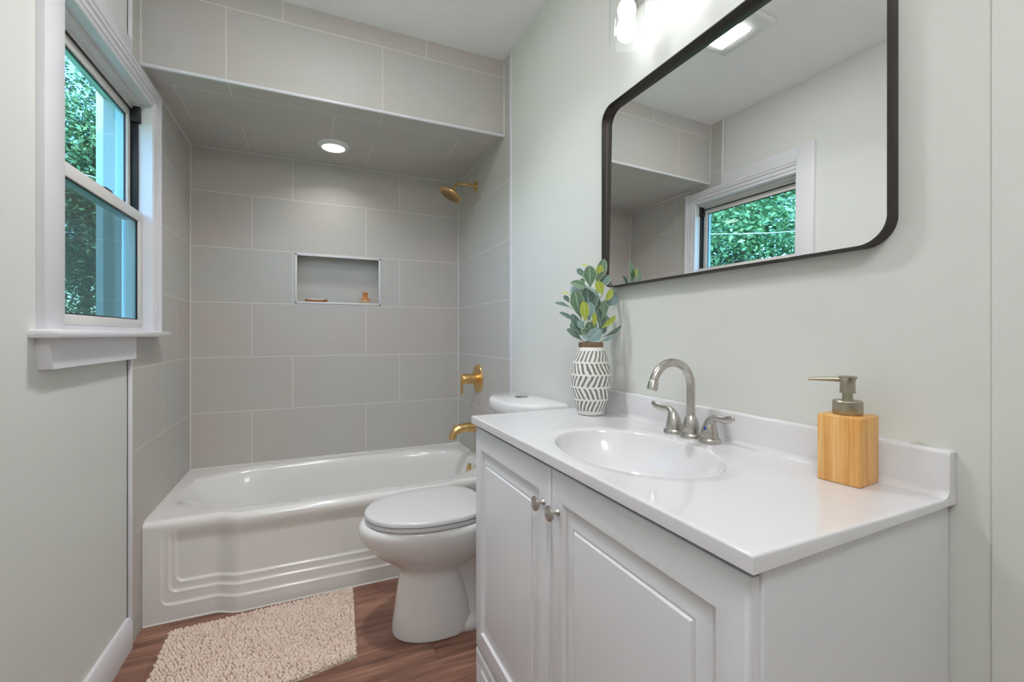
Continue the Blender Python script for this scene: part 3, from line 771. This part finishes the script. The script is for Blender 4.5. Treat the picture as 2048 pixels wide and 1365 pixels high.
bm = NB(); lathe(bm, [(.0102, -.006), (.0125, -.001), (.0125, .017), (.0115, .0175), (.010, .016), (.001, .016)], te, td, 28); obj('aerator', bm, M['nickel'], spo)
for sgn, reach in ((1, .078), (-1, .070)):
    y = FY + sgn * .0572
    h = obj('handle', NB(), M['nickel'], fa); me = h.data
    bm = NB()
    # bell body leaning over into the lever
    pts = [(FX, y, FZ + .010), (FX, y, FZ + .022), (FX, y + sgn * .001, FZ + .036), (FX, y + sgn * .004, FZ + .048), (FX, y + sgn * .012, FZ + .0575), (FX - .001, y + sgn * .028, FZ + .0600),
           (FX - .002, y + sgn * .045, FZ + .0585), (FX - .003, y + sgn * (reach - .012), FZ + .0625), (FX - .003, y + sgn * reach, FZ + .0680)]
    P_ = smooth_path(pts, 5)
    rr = [.0205, .0195, .0165, .0125, .0085, .0068, .0066, .0078, .0050]
    rad = []
    for i in range(len(P_)):
        k = min(i // 5, 7); f_ = (i - k * 5) / 5; rad.append(rr[k] + (rr[min(k + 1, 8)] - rr[k]) * f_)
    fl_ = []
    for i in range(len(P_)):
        t = sstep(18, 32, i); fl_.append((1 + .25 * t, 1 - .45 * t))
    tube(bm, P_, rad, 24, True, [(b, a) for a, b in fl_] if False else fl_)
    bmesh.ops.translate(bm, verts=bm.verts, vec=-Vector(fa.location)); bmesh.ops.recalc_face_normals(bm, faces=bm.faces)
    bm.to_mesh(me); bm.free(); me.shade_smooth()
    obj('escutcheon', escut(y), M['nickel'], h)
    if sgn < 0:
        bm = NB(); lathe(bm, [(.0032, 0), (.0032, .002), (.001, .0026)], (FX - .0155, y - .002, FZ + .033), (-1, -.1, .35), 14); obj('cold_dot', bm, M['blue'], h)['label'] = 'blue cold-water dot'

# ------------------------------------------------------------------ soap dispenser
DZ = .8812
ds = thing('soap_dispenser', (.860, .476, DZ), 'bamboo box soap dispenser with metal pump on the countertop', 'soap dispenser')
bm = NB(); box(bm, -.034, .034, -.033, .033, 0, .116, .0025, 3)
bmesh.ops.rotate(bm, verts=bm.verts, cent=(0, 0, 0), matrix=Matrix.Rotation(math.radians(6), 3, 'Z')); bmesh.ops.translate(bm, verts=bm.verts, vec=(.860, .476, DZ))
obj('bamboo_box', bm, M['bamboo'], ds)
bm = NB(); lathe(bm, [(.0215, .1165), (.0222, .118), (.0222, .1385), (.0205, .1405), (.010, .141)], (.860, .476, DZ), (0, 0, 1), 40); obj('collar', bm, M['pump'], ds)
bm = NB(); lathe(bm, [(.0078, .140), (.0078, .153), (.0118, .1535), (.0112, .170), (.0118, .1765), (.0138, .1800), (.0138, .1820), (.012, .183), (.001, .183)], (.860, .476, DZ), (0, 0, 1), 32); ph = obj('pump_head', bm, M['pump'], ds)
dd = Vector((-.62, .78, 0)).normalized(); p0 = Vector((.860, .476, DZ + .1765))
bm = NB(); tube(bm, smooth_path([p0 + dd * .005, p0 + dd * .025, p0 + dd * .045 + Vector((0, 0, -.0005)), p0 + dd * .058 + Vector((0, 0, -.0015))], 5), [.0046 - .00014 * i for i in range(16)], 16); obj('pump_nozzle', bm, M['pump'], ph)

# ------------------------------------------------------------------ vase and greenery
VX_, VY_, VZ_ = .829, 1.219, .8812
vs = thing('patterned_vase', (VX_, VY_, VZ_), 'white vase with carved grey herringbone stripes and brown rim', 'vase')
prof = [(.036, 0), (.042, .0015), (.0445, .006), (.0500, .025), (.0570, .050), (.0620, .080), (.0640, .108), (.0630, .135), (.0585, .165), (.0515, .190), (.0440, .206), (.0395, .2155)]
bm = NB(); lathe(bm, prof, (VX_, VY_, VZ_), (0, 0, 1), 64, True, False); obj('vase_body', bm, M['vase'], vs)
bm = NB(); lathe(bm, [(.0385, .214), (.0392, .2175), (.0396, .226), (.0388, .2305), (.0365, .2315), (.0345, .229), (.034, .18), (.035, .14)], (VX_, VY_, VZ_), (0, 0, 1), 48, False, False); obj('rim_band', bm, M['vase_rim'], vs)

pl_ = thing('artificial_greenery', (VX_, VY_, VZ_ + .23), 'spray of grey-green and lime leaves standing in striped vase', 'plant')
RV = Vector((math.cos(.42335), -math.sin(.42335), 0)); TV = Vector((-math.sin(.42335), -math.cos(.42335), 0)); UP = Vector((0, 0, 1))
KP = 1.46 / 897.8 / 6.205
ORG = Vector((VX_, VY_, VZ_ + .231))
def PP(cx, cz, d=0.0): return ORG + RV * ((cx - 543) * KP) + UP * ((1135 - cz) * KP) + TV * d
# base, tip (in sketch units), width, depth toward the viewer, colour, curl, face tilt
LV = [
 ((600, 420), (705, 108), 118, .012, 'leaf_g', .15, .1), ((530, 460), (512, 195), 150, .020, 'leaf_g', .10, -.1), ((500, 465), (288, 398), 112, .012, 'leaf_g', .2, .5),
 ((390, 800), (328, 502), 152, .035, 'leaf_g', .1, -.15), ((455, 880), (425, 640), 98, .050, 'leaf_y', .2, 0), ((672, 560), (590, 392), 104, .035, 'leaf_y', .2, .1),
 ((712, 640), (785, 486), 78, .025, 'leaf_y', .2, .3), ((612, 300), (655, 198), 78, .028, 'leaf_y', .2, 0), ((520, 192), (425, 162), 40, -.01, 'leaf_y', .1, .8),
 ((452, 325), (388, 212), 78, -.015, 'leaf_d', .1, .3), ((640, 460), (775, 300), 112, -.005, 'leaf_d', .1, -.2), ((285, 705), (98, 640), 64, .01, 'leaf_d', .25, .8),
 ((282, 640), (220, 548), 62, -.02, 'leaf_d', .1, .3), ((292, 530), (188, 514), 38, -.02, 'leaf_y', .1, .8), ((430, 572), (420, 505), 52, -.005, 'leaf_y', .1, 0),
 ((342, 880), (152, 760), 66, .02, 'leaf_d', .2, .7), ((520, 860), (500, 440), 190, .005, 'leaf_d', .1, 0), ((570, 800), (560, 520), 150, -.012, 'leaf_d', .1, .3),
 ((505, 850), (512, 640), 124, .022, 'leaf_b', .15, .2), ((650, 610), (488, 440), 46, .035, 'leaf_b', .5, .7), ((690, 820), (675, 630), 110, .030, 'leaf_g', .3, .4),
 ((640, 960), (625, 700), 84, .018, 'leaf_d', .1, .5), ((562, 965), (566, 775), 66, .034, 'leaf_y', .25, .5), ((650, 960), (828, 818), 74, .035, 'leaf_y', .35, .5),
 ((408, 1010), (350, 838), 96, .015, 'leaf_d', .2, -.3), ((450, 960), (368, 872), 84, .028, 'leaf_b', .2, .1), ((520, 1050), (408, 985), 90, .030, 'leaf_g', .3, .3), ((540, 1020), (495, 885), 120, .024, 'leaf_g', .2, 0),
 ((430, 1112), (246, 962), 80, .012, 'leaf_d', .25, .4), ((470, 1128), (640, 978), 150, .042, 'leaf_b', .15, .1), ((640, 1070), (708, 908), 96, .008, 'leaf_d', .15, 0),
 ((702, 1065), (935, 942), 58, .000, 'leaf_d', .3, .6), ((660, 1122), (800, 1058), 50, .02, 'leaf_b', .2, .5), ((730, 700), (762, 585), 60, -.02, 'leaf_d', .1, .2),
 ((760, 680), (905, 560), 120, -.025, 'leaf_b', .3, .2), ((770, 700), (870, 500), 110, -.035, 'leaf_b', .25, .6), ((730, 830), (745, 740), 60, -.03, 'leaf_b', .1, .1), ((440, 420), (460, 330), 60, -.03, 'leaf_d', .1, 0), ((560, 1100), (420, 1060), 70, .035, 'leaf_b', .2, .3),
]
rnd = random.Random(11)
for k in range(14):                          # leaves on the far side of the bunch
    a = rnd.uniform(420, 720); z = rnd.uniform(380, 1000); LV.append(((a, z + 60), (a + (a - 560) * .9 + rnd.uniform(-60, 60), z - rnd.uniform(90, 170)), rnd.uniform(80, 120), -.035 - rnd.uniform(0, .02), rnd.choice(('leaf_d', 'leaf_g', 'leaf_b')), .15, rnd.uniform(-.5, .5)))
def leaf(bmd, base, tip, wid, d, curl, tilt):
    """obovate blade with a shallow fold, uv.x = signed distance from midrib"""
    bm = bmd; uvl = bm.loops.layers.uv.verify()
    B, T = PP(*base, d * .6), PP(*tip, d)
    L = (T - B).length; ax = (T - B).normalized()
    side = ax.cross(TV).normalized(); side = (side * math.cos(tilt) + ax.cross(side) * math.sin(tilt)).normalized(); nor = side.cross(ax).normalized()
    N, K = 12, 6; g = []
    for i in range(N + 1):
        t = i / N
        wt = math.sin(PI * min(1, t ** .86)) ** .48 * (.26 + .74 * sstep(0, .60, t)) if 0 < t < 1 else 0.0
        wt = max(wt, .03 if t == 0 else .0) * wid * KP * .60
        c = B + ax * L * t + nor * (-curl * L * (t * t) * .35 + curl * L * .12 * math.sin(PI * t))
        row = []
        for k in range(-K, K + 1):
            u = k / K; row.append((bm.verts.new(c + side * wt * u + nor * (abs(u) ** 1.6) * wt * .28), (u, t)))
        g.append(row)
    for i in range(N):
        for k in range(2 * K):
            q = (g[i][k], g[i][k + 1], g[i + 1][k + 1], g[i + 1][k]); f = bm.faces.new([v for v, _ in q])
            for lp, (_, uv) in zip(f.loops, q): lp[uvl].uv = uv
def leafobj(name, bm, m, par):
    off = par.location + (par.parent.location if par.parent else Vector((0, 0, 0)))
    bmesh.ops.translate(bm, verts=bm.verts, vec=-off); me = bpy.data.meshes.new(name); bm.to_mesh(me); bm.free(); me.materials.append(m); me.shade_smooth()
    o = bpy.data.objects.new(name, me); C.objects.link(o); o.parent = par; return o
# five sprigs, leaves given to the nearest one
SP = [((470, 420), -.005), ((640, 330), .005), ((360, 640), .015), ((620, 700), .02), ((740, 760), -.02)]
for si, (top, dd_) in enumerate(SP):
    bm = NB(); p = [ORG + Vector((0, 0, -.14)), PP(543 + (top[0] - 543) * .12, 1120, dd_ * .3), PP(543 + (top[0] - 543) * .6, (1120 + top[1]) / 2 + 40, dd_), PP(top[0], top[1], dd_)]
    sp_path = smooth_path(p, 7); tube(bm, sp_path, [.0022 - .00006 * i for i in range(len(sp_path))], 8)
    mine = [l for l in LV if min(range(5), key=lambda j: math.hypot(l[0][0] - SP[j][0][0], (l[0][1] - SP[j][0][1] - 120) * .6)) == si]
    for b, t_, wd, d, mm, cu, ti in mine:
        q = PP(*b, d * .6); near = min(sp_path, key=lambda v: (v - q).length + (0.5 if v.z > q.z else 0) * .02)
        tube(bm, smooth_path([near, (near + q) / 2 + Vector((0, 0, -.004)), q + (PP(*t_, d) - q) * .06], 4), .0011, 6)
    st_ = obj('stem', bm, M['stem'], pl_)
    for mm in ('leaf_g', 'leaf_d', 'leaf_b', 'leaf_y'):
        ls = [l for l in mine if l[4] == mm]
        if ls:
            bm = NB()
            for l in ls: leaf(bm, l[0], l[1], l[2], l[3], l[5], l[6])
            leafobj('leaves', bm, M[mm], st_)

# ================================================================== MIRROR
mi = thing('wall_mirror', (XR, .845, 1.293), 'rounded rectangular wall mirror in thin dark bronze frame', 'mirror')
MY0, MY1, MZ0, MZ1, MR = .4326, 1.2580, 1.2930, 1.8950, .050
def rrect(e, R, n=12):
    pts = []
    for cy, cz, a0 in ((MY1 - R, MZ1 - R, 0), (MY0 + R, MZ1 - R, 90), (MY0 + R, MZ0 + R, 180), (MY1 - R, MZ0 + R, 270)):
        for i in range(n + 1):
            a = math.radians(a0 + 90 * i / n); pts.append((cy + (R - e) * math.cos(a), cz + (R - e) * math.sin(a)))
    return pts
bm = NB()
sec = [(0, XR - .001), (0, .8990), (.0006, .8982), (.0030, .8982), (.0036, .8990), (.0036, XR - .0005)]
rs = [[(x, y, z) for y, z in rrect(e, MR)] for e, x in sec]
rings(bm, rs + [rs[0]], True, False, False); obj('mirror_frame', bm, M['bronze'], mi, angle=40)
bm = NB(); f_ = [(.9190 - .00797 * (y - .85) + .01205 * (z - 1.55), y, z) for y, z in rrect(.0030, MR)]
b_ = [(x + .001, y, z) for x, y, z in f_]
rings(bm, [f_, b_]); obj('mirror_glass', bm, M['mirror'], mi, smooth=False)

# ================================================================== VANITY LIGHT
LX, LZ = XR - .085, 2.075
vl = thing('vanity_light', (XR, .845, 2.13), 'wall light bar with clear glass cylinder shades above the mirror', 'wall light')
bm = NB(); box(bm, XR - .022, XR - .0005, .64, 1.13, 2.15, 2.21, .004); obj('back_plate', bm, M['nickel'], vl)
for y in (1.056, .882, .708):
    bm = NB(); tube(bm, smooth_path([(XR - .02, y, 2.18), (XR - .06, y, 2.185), (LX, y, 2.180), (LX, y, 2.158)], 5), .008, 14)
    lathe(bm, [(.024, 0), (.026, .003), (.026, .020), (.018, .026), (.008, .028)], (LX, y, 2.136), (0, 0, 1), 28); ar = obj('arm', bm, M['nickel'], vl)
    bm = NB(); lathe(bm, [(.0500, -.145), (.0505, -.1455), (.0505, -.004), (.046, .001), (.020, .002), (.020, .000), (.0460, -.001), (.0490, -.006), (.0490, -.145), (.0500, -.145)], (LX, y, 2.135), (0, 0, 1), 48, False, False)
    obj('glass_shade', bm, M['shade'], ar)
    bm = NB(); lathe(bm, [(.013, .136), (.014, .120), (.022, .108), (.0265, .094), (.0255, .080), (.0215, .068), (.0225, .058), (.0290, .044), (.0300, .030), (.0265, .014), (.017, .004), (.001, 0)], (LX, y, 1.994), (0, 0, 1), 32); obj('bulb', bm, M['bulb'], ar)

# ================================================================== BATH MAT
bmx = thing('bath_mat', (-.16, 1.86, 0), 'beige chenille bath mat on the wood floor beside tub', 'bath mat')
MC = [(-.480, 1.575), (.152, 1.660), (.176, 2.112), (-.484, 2.082)]     # near-left, near-right, far-right, far-left
def mp(u, v):
    a, b, c_, d_ = [Vector(p) for p in MC]; p = (a * (1 - u) + b * u) * (1 - v) + (d_ * (1 - u) + c_ * u) * v
    return p.x, p.y - .010 * math.sin(PI * u) * (1 - v)
bm = NB(); P0 = []; P1 = []
for i in range(31): P0.append(mp(i / 30, 0))
for i in range(1, 21): P0.append(mp(1, i / 20))
for i in range(1, 31): P0.append(mp(1 - i / 30, 1))
for i in range(1, 20): P0.append(mp(0, 1 - i / 20))
rings(bm, [[(x, y, .0005) for x, y in P0], [(x, y, .0050) for x, y in P0]])
obj('backing', bm, M['mat_back'], bmx)
V = []; F = []; rn = random.Random(5); off = bmx.location
NU, NV = 64, 46
base_n = 8; prof_ = [(.62, -.9), (.95, -.35), (1.0, .2), (.72, .75), (.25, .98)]
for j in range(NV):
    for i in range(NU):
        u = (i + .5 + (.5 if j % 2 else 0) - .25) / NU; v = (j + .5) / NV
        u = min(.993, max(.007, u + rn.uniform(-.0025, .0025))); v = min(.992, max(.008, v + rn.uniform(-.003, .003)))
        x, y = mp(u, v); r = rn.uniform(.0041, .0052); hgt = rn.uniform(.0115, .0165); lx, ly = rn.uniform(-.0035, .0035), rn.uniform(-.004, .004)
        a_ = rn.uniform(0, 6.28); k0 = len(V)
        el = rn.uniform(1.0, 1.25); ea = rn.uniform(-.6, .6)
        for pr_, ph_ in prof_:
            zz = .0045 + hgt * (ph_ + .9) / 1.88
            sh_ = (zz - .0045) / hgt
            for k in range(base_n):
                t = 2 * PI * k / base_n + a_; dx, dy = r * pr_ * math.cos(t) * el, r * pr_ * math.sin(t)
                V.append((x + lx * sh_ + dx * math.cos(ea) - dy * math.sin(ea) - off.x, y + ly * sh_ + dx * math.sin(ea) + dy * math.cos(ea) - off.y, zz))
        for q in range(len(prof_) - 1):
            for k in range(base_n):
                F.append((k0 + q * base_n + k, k0 + q * base_n + (k + 1) % base_n, k0 + (q + 1) * base_n + (k + 1) % base_n, k0 + (q + 1) * base_n + k))
        F.append(tuple(k0 + (len(prof_) - 1) * base_n + k for k in range(base_n)))
me = bpy.data.meshes.new('pile'); me.from_pydata(V, [], F); me.materials.append(M['pile']); me.shade_smooth()
o = bpy.data.objects.new('pile', me); C.objects.link(o); o.parent = bmx; o['kind'] = 'stuff'
